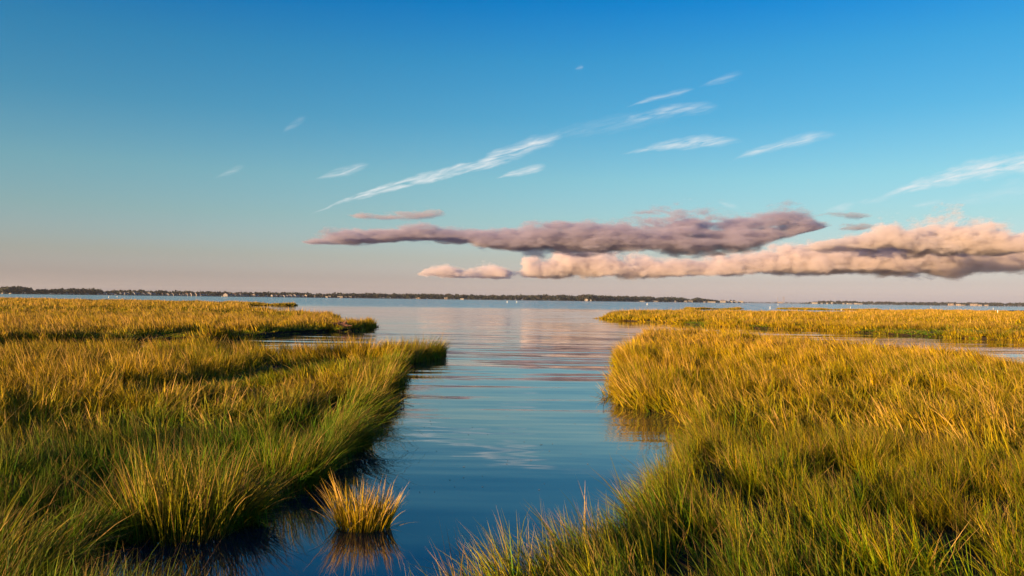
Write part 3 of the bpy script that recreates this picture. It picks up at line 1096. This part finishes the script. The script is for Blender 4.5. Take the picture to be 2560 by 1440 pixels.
def house(px, wp, hp, style, wall, roof, label, group, cat='house', name='house', D=None, back=2.0):
    if D is None:
        x, y = shore_pt(px, back)
    else:
        x, y = far(px, 755, D).x, D
    wm, hm = wp * y / F, hp * y / F
    yaw = math.radians(random.uniform(-18, 18))
    t_ = thing(name, (x, y, 0.35), label, cat, group, yaw)
    dp = min(wm * 0.8, 11)
    wh = hm * (0.62 if style in ('gable', 'hip') else 0.86)
    w2 = wm / 2
    v, f = box(-w2, w2, 0, dp, 0, wh)
    if style == 'gable':                       # gable end faces the bay
        k = len(v)
        v += [(0, 0, hm * 0.95), (0, dp, hm * 0.95)]
        f += [(4, 5, k), (7, 6, k + 1)]
    link('wall', mesh_of('wall', v, f), WALLS[wall], t_)
    e = 0.06 * wm
    th = 0.05 * hm + 0.1
    if style == 'gable':
        v = []
        for yy in (-e, dp + e):
            v += [(-w2 - e, yy, wh - e), (0, yy, hm), (w2 + e, yy, wh - e), (-w2 - e, yy, wh - e + th), (0, yy, hm + th), (w2 + e, yy, wh - e + th)]
        f = [(0, 3, 4, 1), (1, 4, 5, 2), (7, 10, 9, 6), (8, 11, 10, 7), (3, 9, 10, 4), (4, 10, 11, 5), (0, 1, 7, 6), (1, 2, 8, 7), (0, 6, 9, 3), (2, 5, 11, 8)]
    elif style == 'hip':
        v = [(-w2 - e, -e, wh + .02), (w2 + e, -e, wh + .02), (w2 + e, dp + e, wh + .02), (-w2 - e, dp + e, wh + .02), (-w2 * 0.5, dp / 2, hm), (w2 * 0.5, dp / 2, hm)]
        f = [(0, 1, 5, 4), (1, 2, 5), (2, 3, 4, 5), (3, 0, 4), (0, 3, 2, 1)]
    else:
        v, f = box(-w2 - e, w2 + e, -e, dp + e, wh + .02, hm)
    link('roof', mesh_of('roof', v, f), ROOFS[roof], t_)
    nw = max(1, min(7, int(wp / 3.2)))
    fl = 2 if hp > 5.2 else 1
    for r_ in range(fl):
        for q in range(nw):
            cx = -w2 + wm * (q + 0.5) / nw
            ww, hh_ = wm / nw * 0.24, wh / fl * 0.25
            cz = wh * (r_ + 0.5) / fl
            v, f = box(cx - ww, cx + ww, -0.05, 0.02, cz - hh_, cz + hh_)
            link('window', mesh_of('window', v, f), PANE, t_)
    return t_


ORD = ['first', 'second', 'third', 'fourth', 'fifth', 'sixth', 'seventh', 'eighth', 'ninth', 'tenth', 'eleventh', 'twelfth', 'thirteenth', 'fourteenth', 'fifteenth', 'sixteenth']
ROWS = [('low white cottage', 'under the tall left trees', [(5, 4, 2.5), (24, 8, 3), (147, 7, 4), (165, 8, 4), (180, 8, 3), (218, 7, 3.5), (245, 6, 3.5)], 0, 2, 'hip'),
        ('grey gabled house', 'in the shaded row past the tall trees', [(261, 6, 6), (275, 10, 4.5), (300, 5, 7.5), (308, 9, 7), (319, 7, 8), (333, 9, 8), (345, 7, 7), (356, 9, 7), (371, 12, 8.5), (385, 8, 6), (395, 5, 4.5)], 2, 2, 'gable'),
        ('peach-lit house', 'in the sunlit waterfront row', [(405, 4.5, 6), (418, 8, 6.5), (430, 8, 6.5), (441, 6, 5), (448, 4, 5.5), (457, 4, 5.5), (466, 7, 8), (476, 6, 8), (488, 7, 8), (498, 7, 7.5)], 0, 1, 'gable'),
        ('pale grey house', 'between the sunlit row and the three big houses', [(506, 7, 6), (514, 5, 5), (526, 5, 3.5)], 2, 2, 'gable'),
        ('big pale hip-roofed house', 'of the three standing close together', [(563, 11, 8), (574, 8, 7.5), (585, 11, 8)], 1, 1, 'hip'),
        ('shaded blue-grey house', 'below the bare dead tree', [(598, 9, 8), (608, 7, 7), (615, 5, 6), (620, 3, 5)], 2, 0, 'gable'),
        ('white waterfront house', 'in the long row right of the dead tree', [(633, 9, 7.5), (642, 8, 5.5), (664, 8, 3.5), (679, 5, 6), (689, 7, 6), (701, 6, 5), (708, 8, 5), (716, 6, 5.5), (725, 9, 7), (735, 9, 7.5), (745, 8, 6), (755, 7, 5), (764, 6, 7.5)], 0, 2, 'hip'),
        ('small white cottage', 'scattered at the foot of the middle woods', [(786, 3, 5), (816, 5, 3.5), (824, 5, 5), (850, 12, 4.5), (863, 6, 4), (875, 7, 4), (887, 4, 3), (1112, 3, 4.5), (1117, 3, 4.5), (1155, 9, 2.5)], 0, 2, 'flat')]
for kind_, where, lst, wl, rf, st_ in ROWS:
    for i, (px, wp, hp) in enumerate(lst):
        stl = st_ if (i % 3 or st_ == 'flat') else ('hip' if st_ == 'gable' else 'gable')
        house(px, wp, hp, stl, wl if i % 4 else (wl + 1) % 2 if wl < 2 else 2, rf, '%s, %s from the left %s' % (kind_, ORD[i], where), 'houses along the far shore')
house(1046, 9, 4, 'gable', 3, 1, 'small brown cabin half hidden in the middle woods', 'houses along the far shore')
house(1466, 8, 6, 'gable', 0, 2, 'round-shouldered white boathouse standing alone under the hill-like tree', None, 'boathouse', 'boathouse')
house(1477, 3, 3.5, 'flat', 0, 2, 'tiny white shed right of the lone boathouse', None, 'shed', 'shed')
SHEDS = [(1594, 34, 2.4, 'long thin white shed, left half of the longest roofline'), (1629, 34, 3.2, 'long white shed with the brighter end, right half of the longest roofline'), (1684, 12, 3.4, 'short white shed alone between the long sheds and the pines'),
         (1714, 8, 4, 'small white shed left of the first pine'), (1726, 11, 4.5, 'white shed with a stepped roof below the first pine'), (1776, 24, 3, 'low white shed left of the marina buildings'), (1762, 4, 2.5, 'tiny white hut beside the low shed')]
for px, wp, hp, lab in SHEDS:
    house(px, wp, hp, 'flat', 0, 2, lab, 'waterfront sheds', 'shed', 'shed')
MAR = [(1808, 13, 7.5, 'tallest white marina building, peach on its sunlit front', 'hip'), (1817, 8, 6, 'white marina building leaning onto the tallest one', 'gable'), (1826, 10, 5, 'middle white marina building before the dark tree', 'gable'),
       (1837, 10, 5.5, 'grey marina building under the bushy tree', 'hip'), (1853, 10, 5.5, 'last white marina building at the tip of the shore', 'flat')]
for px, wp, hp, lab, st_ in MAR:
    house(px, wp, hp, st_, 2 if 'grey' in lab else 0, 2, lab, 'marina buildings', 'building', 'marina_building')
FARB = [(2037, 13, 3.6), (2055, 3, 3), (2068, 4, 3), (2081, 4, 4.5), (2110, 4, 3), (2125, 12, 3.2), (2140, 7, 3.4), (2151, 11, 3)]
for i, (px, wp, hp) in enumerate(FARB):
    house(px, wp, hp, 'flat', 0, 2, 'tiny white building, %s from the left behind the low islet' % ORD[i], 'white buildings on the right shore', 'building', 'shore_building', RIGHT_D + 3)
FARC = [(2374, 5, 5), (2381, 5, 5.5), (2396, 9, 4.5), (2408, 12, 3), (2436, 15, 5.5), (2450, 8, 3.5), (2467, 7, 3.5)]
for i, (px, wp, hp) in enumerate(FARC):
    house(px, wp, hp, 'flat', 1, 2, 'cream building, %s from the left in the cluster near the right edge' % ORD[i], 'white buildings on the right shore', 'building', 'shore_building', RIGHT_D + 3)

# tall works on the horizon
HAZED_WORKS = plain('hazed_concrete', (0.20, 0.15, 0.14), 0.8, 0.15)  # distance haze is put into this dimmed pinkish concrete colour
D_ = 6300.0
x_ = far(1953, 755, D_).x
t_ = thing('power_station', (x_, D_, 1.0), 'faint pink works with tall thin chimneys on the far horizon', 'power station')
sc = D_ / F
v, f = box(-8 * sc, 3 * sc, 0, 8, 0, 3.4 * sc)
link('hall', mesh_of('hall', v, f), HAZED_WORKS, t_)
for dx, hp in ((-8.2, 14.5), (5.0, 16.5), (7.8, 16.5)):
    v, f = [], []
    for k, (z, q) in enumerate(((0, 0.62), (hp * sc, 0.45))):
        for i in range(10):
            a = i * math.pi / 5
            v.append((dx * sc + q * sc * math.cos(a), 4 + q * sc * math.sin(a), z))
    f = [(i, (i + 1) % 10, 10 + (i + 1) % 10, 10 + i) for i in range(10)] + [tuple(range(10, 20))]
    link('chimney', mesh_of('chimney', v, f), HAZED_WORKS, t_)


def tube(pts, rads, n=6):
    v, f = [], []
    for k, (p, q) in enumerate(zip(pts, rads)):
        p = Vector(p)
        d = (Vector(pts[min(k + 1, len(pts) - 1)]) - Vector(pts[max(k - 1, 0)])).normalized()
        a = d.orthogonal().normalized()
        b = d.cross(a)
        for i in range(n):
            c = 2 * math.pi * i / n
            v.append(tuple(p + (a * math.cos(c) + b * math.sin(c)) * q))
    for k in range(len(pts) - 1):
        for i in range(n):
            f.append((k * n + i, k * n + (i + 1) % n, (k + 1) * n + (i + 1) % n, (k + 1) * n + i))
    f.append(tuple(range(n))[::-1])
    f.append(tuple((len(pts) - 1) * n + i for i in range(n)))
    return v, f


def join(parts):
    v, f = [], []
    for a, b in parts:
        k = len(v)
        v += list(a)
        f += [tuple(i + k for i in q) for q in b]
    return v, f


# dead tree over the houses
x, y = shore_pt(602, 14)
hm = 15 * y / F
t_ = thing('dead_tree', (x, y, 0.4), 'bare dead tree poking above the treeline over the blue-grey houses', 'tree')
link('trunk', mesh_of('trunk', *tube([(0, 0, 0), (0.1, 0, hm * 0.5), (0.4, 0, hm)], [0.5, 0.35, 0.12])), BARK, t_)
link('limbs', mesh_of('limbs', *join([tube([(0.1, 0, hm * z0), (q * 2.2, 0.4, hm * z1)], [0.26, 0.1]) for z0, z1, q in ((0.55, 0.85, -1), (0.6, 0.98, 1.3), (0.7, 0.93, -1.5), (0.5, 0.75, 1.1), (0.75, 1.02, 0.7))])), BARK, t_)

# ------------------------------------------------------------------ channel buoys and posts
WHITE = plain('white_paint', (0.8, 0.78, 0.74), 0.45)
DARK = plain('dark_band', (0.03, 0.03, 0.035), 0.6)


def buoy(px, py, hp, label):
    p = at(px, py)
    s_ = hp * p.y / F
    t_ = thing('buoy', p, label, 'buoy', 'white buoys on the bay')
    prof = [(0.02, -0.25), (0.34, -0.12), (0.36, 0.1), (0.22, 0.28), (0.14, 0.55), (0.11, 0.9), (0.0, 1.0)]
    v, f, n = [], [], 10
    for q, z in prof:
        for i in range(n):
            a = 2 * math.pi * i / n
            v.append((q * s_ * math.cos(a), q * s_ * math.sin(a), z * s_))
    for k in range(len(prof) - 1):
        for i in range(n):
            f.append((k * n + i, k * n + (i + 1) % n, (k + 1) * n + (i + 1) % n, (k + 1) * n + i))
    link('float', mesh_of('float', v, f, True), WHITE, t_)
    link('band', mesh_of('band', *tube([(0, 0, 0.3 * s_), (0, 0, 0.4 * s_)], [0.23 * s_, 0.2 * s_], 10)), DARK, t_)


def post(px, py, hp, label, D=None):
    p = at(px, py)
    s_ = hp * p.y / F
    t_ = thing('marker_post', p, label, 'post', 'white marker posts')
    link('pole', mesh_of('pole', *tube([(0, 0, -0.3), (0.01, 0, s_ * 0.9)], [0.075 * s_ ** 0.5, 0.07 * s_ ** 0.5], 8)), WHITE, t_)
    link('cap', mesh_of('cap', *tube([(0.01, 0, s_ * 0.9), (0.01, 0, s_)], [0.09 * s_ ** 0.5, 0.04 * s_ ** 0.5], 8)), WHITE, t_)


for a in ((272, 744, 4, 'white buoy on the strip of bay beyond the left marsh, lower one of two'), (293, 742.6, 3.5, 'white buoy on the strip of bay beyond the left marsh, farther one of two'), (1268, 756, 4.2, 'white buoy off the middle woods, nearer the open creek mouth of a pair'),
          (1292, 756.3, 4.2, 'white buoy off the middle woods, right one of a pair'), (1618, 762, 4.5, 'white buoy in front of the long white sheds'), (1945, 763, 3, 'small white buoy below the twin-chimney works'), (555, 742.5, 2.5, 'small white buoy close under the three big houses')):
    buoy(*a)
for a in ((1925, 773, 7, 'white marker post in open water left of the long low islet'), (2126, 771, 5, 'short white post behind the long low islet'), (2103, 777, 5, 'stubby white post on the front edge of the long low islet'),
          (2494, 788, 13, 'tall white stake standing in the golden marsh near the right edge'), (2483, 774, 5, 'thin white post in the water beyond the right marsh'), (2327, 771, 4, 'tiny white post in the water before the dark right shore')):
    post(*a)


# ------------------------------------------------------------------ clumps on the banks that stand apart from the sward
def clump(px, py, wpx, hpx, lean, n, label, gold=0.5, dryp=0.2, bend=0.5, spread=0.35, name='grass_clump', pink=0.5, val=0.5, width=0.0075):
    p = at(px, py)
    rad = wpx * p.y / F / 2
    hm = hpx * p.y / F
    r = np.random.default_rng(int(px * 7 + py))
    a, q = r.uniform(0, 2 * math.pi, n), np.sqrt(r.uniform(0, 1, n))
    bx, by = q * rad * np.cos(a), q * rad * 0.8 * np.sin(a)
    h = hm * np.clip(r.normal(0.92, 0.2, n), 0.3, 1.35) * (0.93 + 0.13 * np.sin(a * 1.5 + px))       # lopsided crown
    out = np.stack([bx, by], 1) / rad * spread
    dirx = out[:, 0] + lean[0] + r.normal(0, 0.24, n)
    diry = out[:, 1] + lean[1] + r.normal(0, 0.24, n)
    mag = np.hypot(dirx, diry)
    flop = r.uniform(0, 1, n) < 0.05                                       # stems fallen out sideways
    mag = np.where(flop, mag + r.uniform(0.7, 1.5, n), mag)
    dry = (r.uniform(0, 1, n) < dryp) * r.uniform(0.5, 1, n)
    h = np.where(dry > 0, h * 1.12, h)
    wd = width * r.uniform(0.6, 1.3, n) * max(1.0, p.y / 14.0) ** 0.7
    V, Fq, C = blades(bx, by, np.full(n, -0.06), h, np.arctan2(diry, dirx), mag * 0.6, mag * bend + np.abs(r.normal(0, 0.3, n)), wd, r.uniform(0, math.pi, n), dry, r.uniform(0, 1, n), 5)
    me = quads_mesh(name, V, Fq)
    put_color(me, 'blade', C)
    put_color(me, 'tint', np.tile([gold, val, pink, 1.0], (len(V), 1)))
    o = link(name, me, GRASS_G)
    o.location = p
    return tag(o, label, 'grass clump', 'grass clumps along the banks')


clump(908, 1318, 122, 118, (0.03, 0.0), 620, 'round golden grass tussock standing alone in the creek', 0.85, 0.3, 0.2, 0.52, 'grass_tussock', 0.4, 0.9, 0.008)
clump(10, 1500, 220, 270, (0.6, -0.1), 700, 'big green clump leaning over the water in the bottom left corner', 0.22, 0.22, 0.8, 0.3)
clump(450, 1338, 240, 235, (0.05, -0.05), 560, 'tall upright straw-tipped clump on the left bank, behind the corner clump', 0.35, 0.24, 0.25, 0.3, pink=0.7)
clump(585, 1306, 90, 160, (0.45, -0.1), 380, 'narrow clump fanning out at the water left of the lone tussock', 0.45, 0.3, 0.5, 0.4, pink=0.8)
clump(725, 1216, 140, 165, (0.35, -0.1), 620, 'dark green clump rising from black water above the lone tussock', 0.12, 0.12, 0.5, 0.35)
clump(850, 1120, 120, 170, (0.95, -0.15), 600, 'green clump swept flat towards the creek, midway along the left bank', 0.1, 0.1, 0.9, 0.25)
clump(900, 1050, 110, 130, (0.8, -0.1), 480, 'dark swept clump between the flat one and the grey twigs', 0.14, 0.12, 0.8, 0.3)
clump(945, 985, 80, 95, (0.25, 0.0), 360, 'straw-tipped clump at the corner of the left bank inlet', 0.35, 0.25, 0.4, 0.4)
clump(990, 930, 45, 62, (0.35, -0.05), 220, 'small bluish green tuft alone in the left bank inlet', 0.0, 0.02, 0.5, 0.45)
clump(1062, 893, 80, 60, (0.2, 0.0), 460, 'rounded clump ending the point of the left bank', 0.35, 0.12, 0.6, 0.6)
clump(912, 824, 40, 32, (0.1, 0.0), 240, 'bright clump at the very tip of the far left flats', 0.75, 0.15, 0.6, 0.6)
clump(1604, 906, 85, 60, (-0.15, 0.0), 480, 'round golden clump above the small inlet on the right bank', 0.75, 0.2, 0.5, 0.6)
clump(1606, 1006, 110, 90, (-0.2, -0.05), 620, 'big golden clump bulging over the creek on the right bank', 0.75, 0.22, 0.5, 0.6)
clump(1668, 1022, 110, 95, (-0.05, -0.1), 520, 'drooping golden clump right of the bulging one', 0.7, 0.2, 0.7, 0.5)
clump(1742, 1128, 60, 75, (-0.45, 0.0), 260, 'dark green tuft overhanging the right bank bend', 0.02, 0.04, 0.7, 0.4)
clump(1190, 1530, 170, 200, (-0.3, 0.1), 60, 'pink-tipped stalks at the bottom of the creek on the right bank', 0.2, 0.6, 0.25, 0.3, pink=1.0)
clump(1470, 1420, 160, 175, (-0.3, 0.1), 70, 'pink-tipped stalks on the right bank up from the bottom ones', 0.22, 0.6, 0.25, 0.35, pink=1.0)

# bleached twigs, root wreck, floating bits
TWIG = plain('twig', (0.10, 0.08, 0.06), 0.9)
for px, py, wp, lab, sd in ((985, 1003, 60, 'thin grey twigs sticking out of the left bank over the water', 3), (1512, 1000, 45, 'thin dark twigs in the water off the bulging right clump', 5)):
    p = at(px, py)
    r = random.Random(sd)
    s_ = wp * p.y / F
    parts = []
    for i in range(9):
        a = r.uniform(-0.3, 1.1) + (1.7 if px > 1300 else 0)
        ln = s_ * r.uniform(0.4, 0.9)
        q = (r.uniform(-0.1, 0.1) * s_, r.uniform(-0.1, 0.1) * s_, -0.02)
        parts.append(tube([q, (q[0] + ln * 0.5 * math.cos(a), q[1] + r.uniform(-.1, .1), ln * 0.4 * abs(math.sin(a))), (q[0] + ln * math.cos(a), q[1] + r.uniform(-.2, .2), ln * 0.62 * abs(math.sin(a)))], [0.007, 0.005, 0.003], 5))
    o = link('twigs', mesh_of('twigs', *join(parts)), TWIG)
    o.location = p
    tag(o, lab, 'twigs')
ROOT = plain('rootwood', (0.17, 0.075, 0.045), 0.9, 0.3, 6.0)
p = at(850, 828)
t_ = thing('driftwood', p + Vector((0, -0.1, 0.1)), 'reddish brown driftwood stump lying against the tip of the far left flats', 'driftwood')
link('stump', mesh_of('stump', *tube([(-0.7, 0, 0.05), (-0.2, 0.05, 0.28), (0.3, 0, 0.32), (0.7, 0.1, 0.1)], [0.12, 0.2, 0.22, 0.1], 8), True), ROOT, t_)
for i in range(7):
    a = i * 0.9
    link('root', mesh_of('root', *tube([(0.1, 0, 0.3), (0.1 + 0.4 * math.cos(a), -0.1, 0.3 + 0.25 * math.sin(a)), (0.1 + 0.75 * math.cos(a * 1.1), -0.15, 0.3 + 0.42 * math.sin(a))], [0.09, 0.06, 0.025], 6)), ROOT, t_)

parts = []
r = random.Random(12)
for i in range(60):
    px, py = r.uniform(930, 1640), r.uniform(985, 1250)
    p = at(px, py, 0.004)
    ln, a = r.uniform(0.004, 0.011) * (3 if r.random() < 0.12 else 1), r.uniform(-0.5, 0.5)
    wd = r.uniform(0.002, 0.004)
    c, s_ = math.cos(a), math.sin(a)
    v = [(p.x + c * ln * sx - s_ * wd * sy, p.y + s_ * ln * sx + c * wd * sy, p.z + 0.003 * k) for k in (0, 1) for sx, sy in ((-1, -1), (1, -1), (1, 1), (-1, 1))]
    parts.append((v, [(4, 5, 6, 7), (0, 1, 5, 4), (1, 2, 6, 5), (2, 3, 7, 6), (3, 0, 4, 7)]))
tag(link('floating_debris', mesh_of('floating_debris', *join(parts)), TWIG), 'specks of plant litter afloat on the creek', None, None, 'stuff')

# ------------------------------------------------------------------ the air over the bay
v, f = box(-9000, 9000, -80, 9300, -1.3, 95)
hz = bpy.data.materials.new('haze')
hz.use_nodes = True
hn = hz.node_tree.nodes
hn.remove(hn['Principled BSDF'])
pv = hn.new('ShaderNodeVolumePrincipled')
pv.inputs['Color'].default_value = (0.90, 0.92, 0.97, 1)
pv.inputs['Density'].default_value = 3.5e-5
pv.inputs['Anisotropy'].default_value = 0.2
hz.node_tree.links.new(pv.outputs[0], hn['Material Output'].inputs['Volume'])
tag(link('haze', mesh_of('haze', v, f), hz), 'thin evening haze over the bay', None, None, 'stuff')
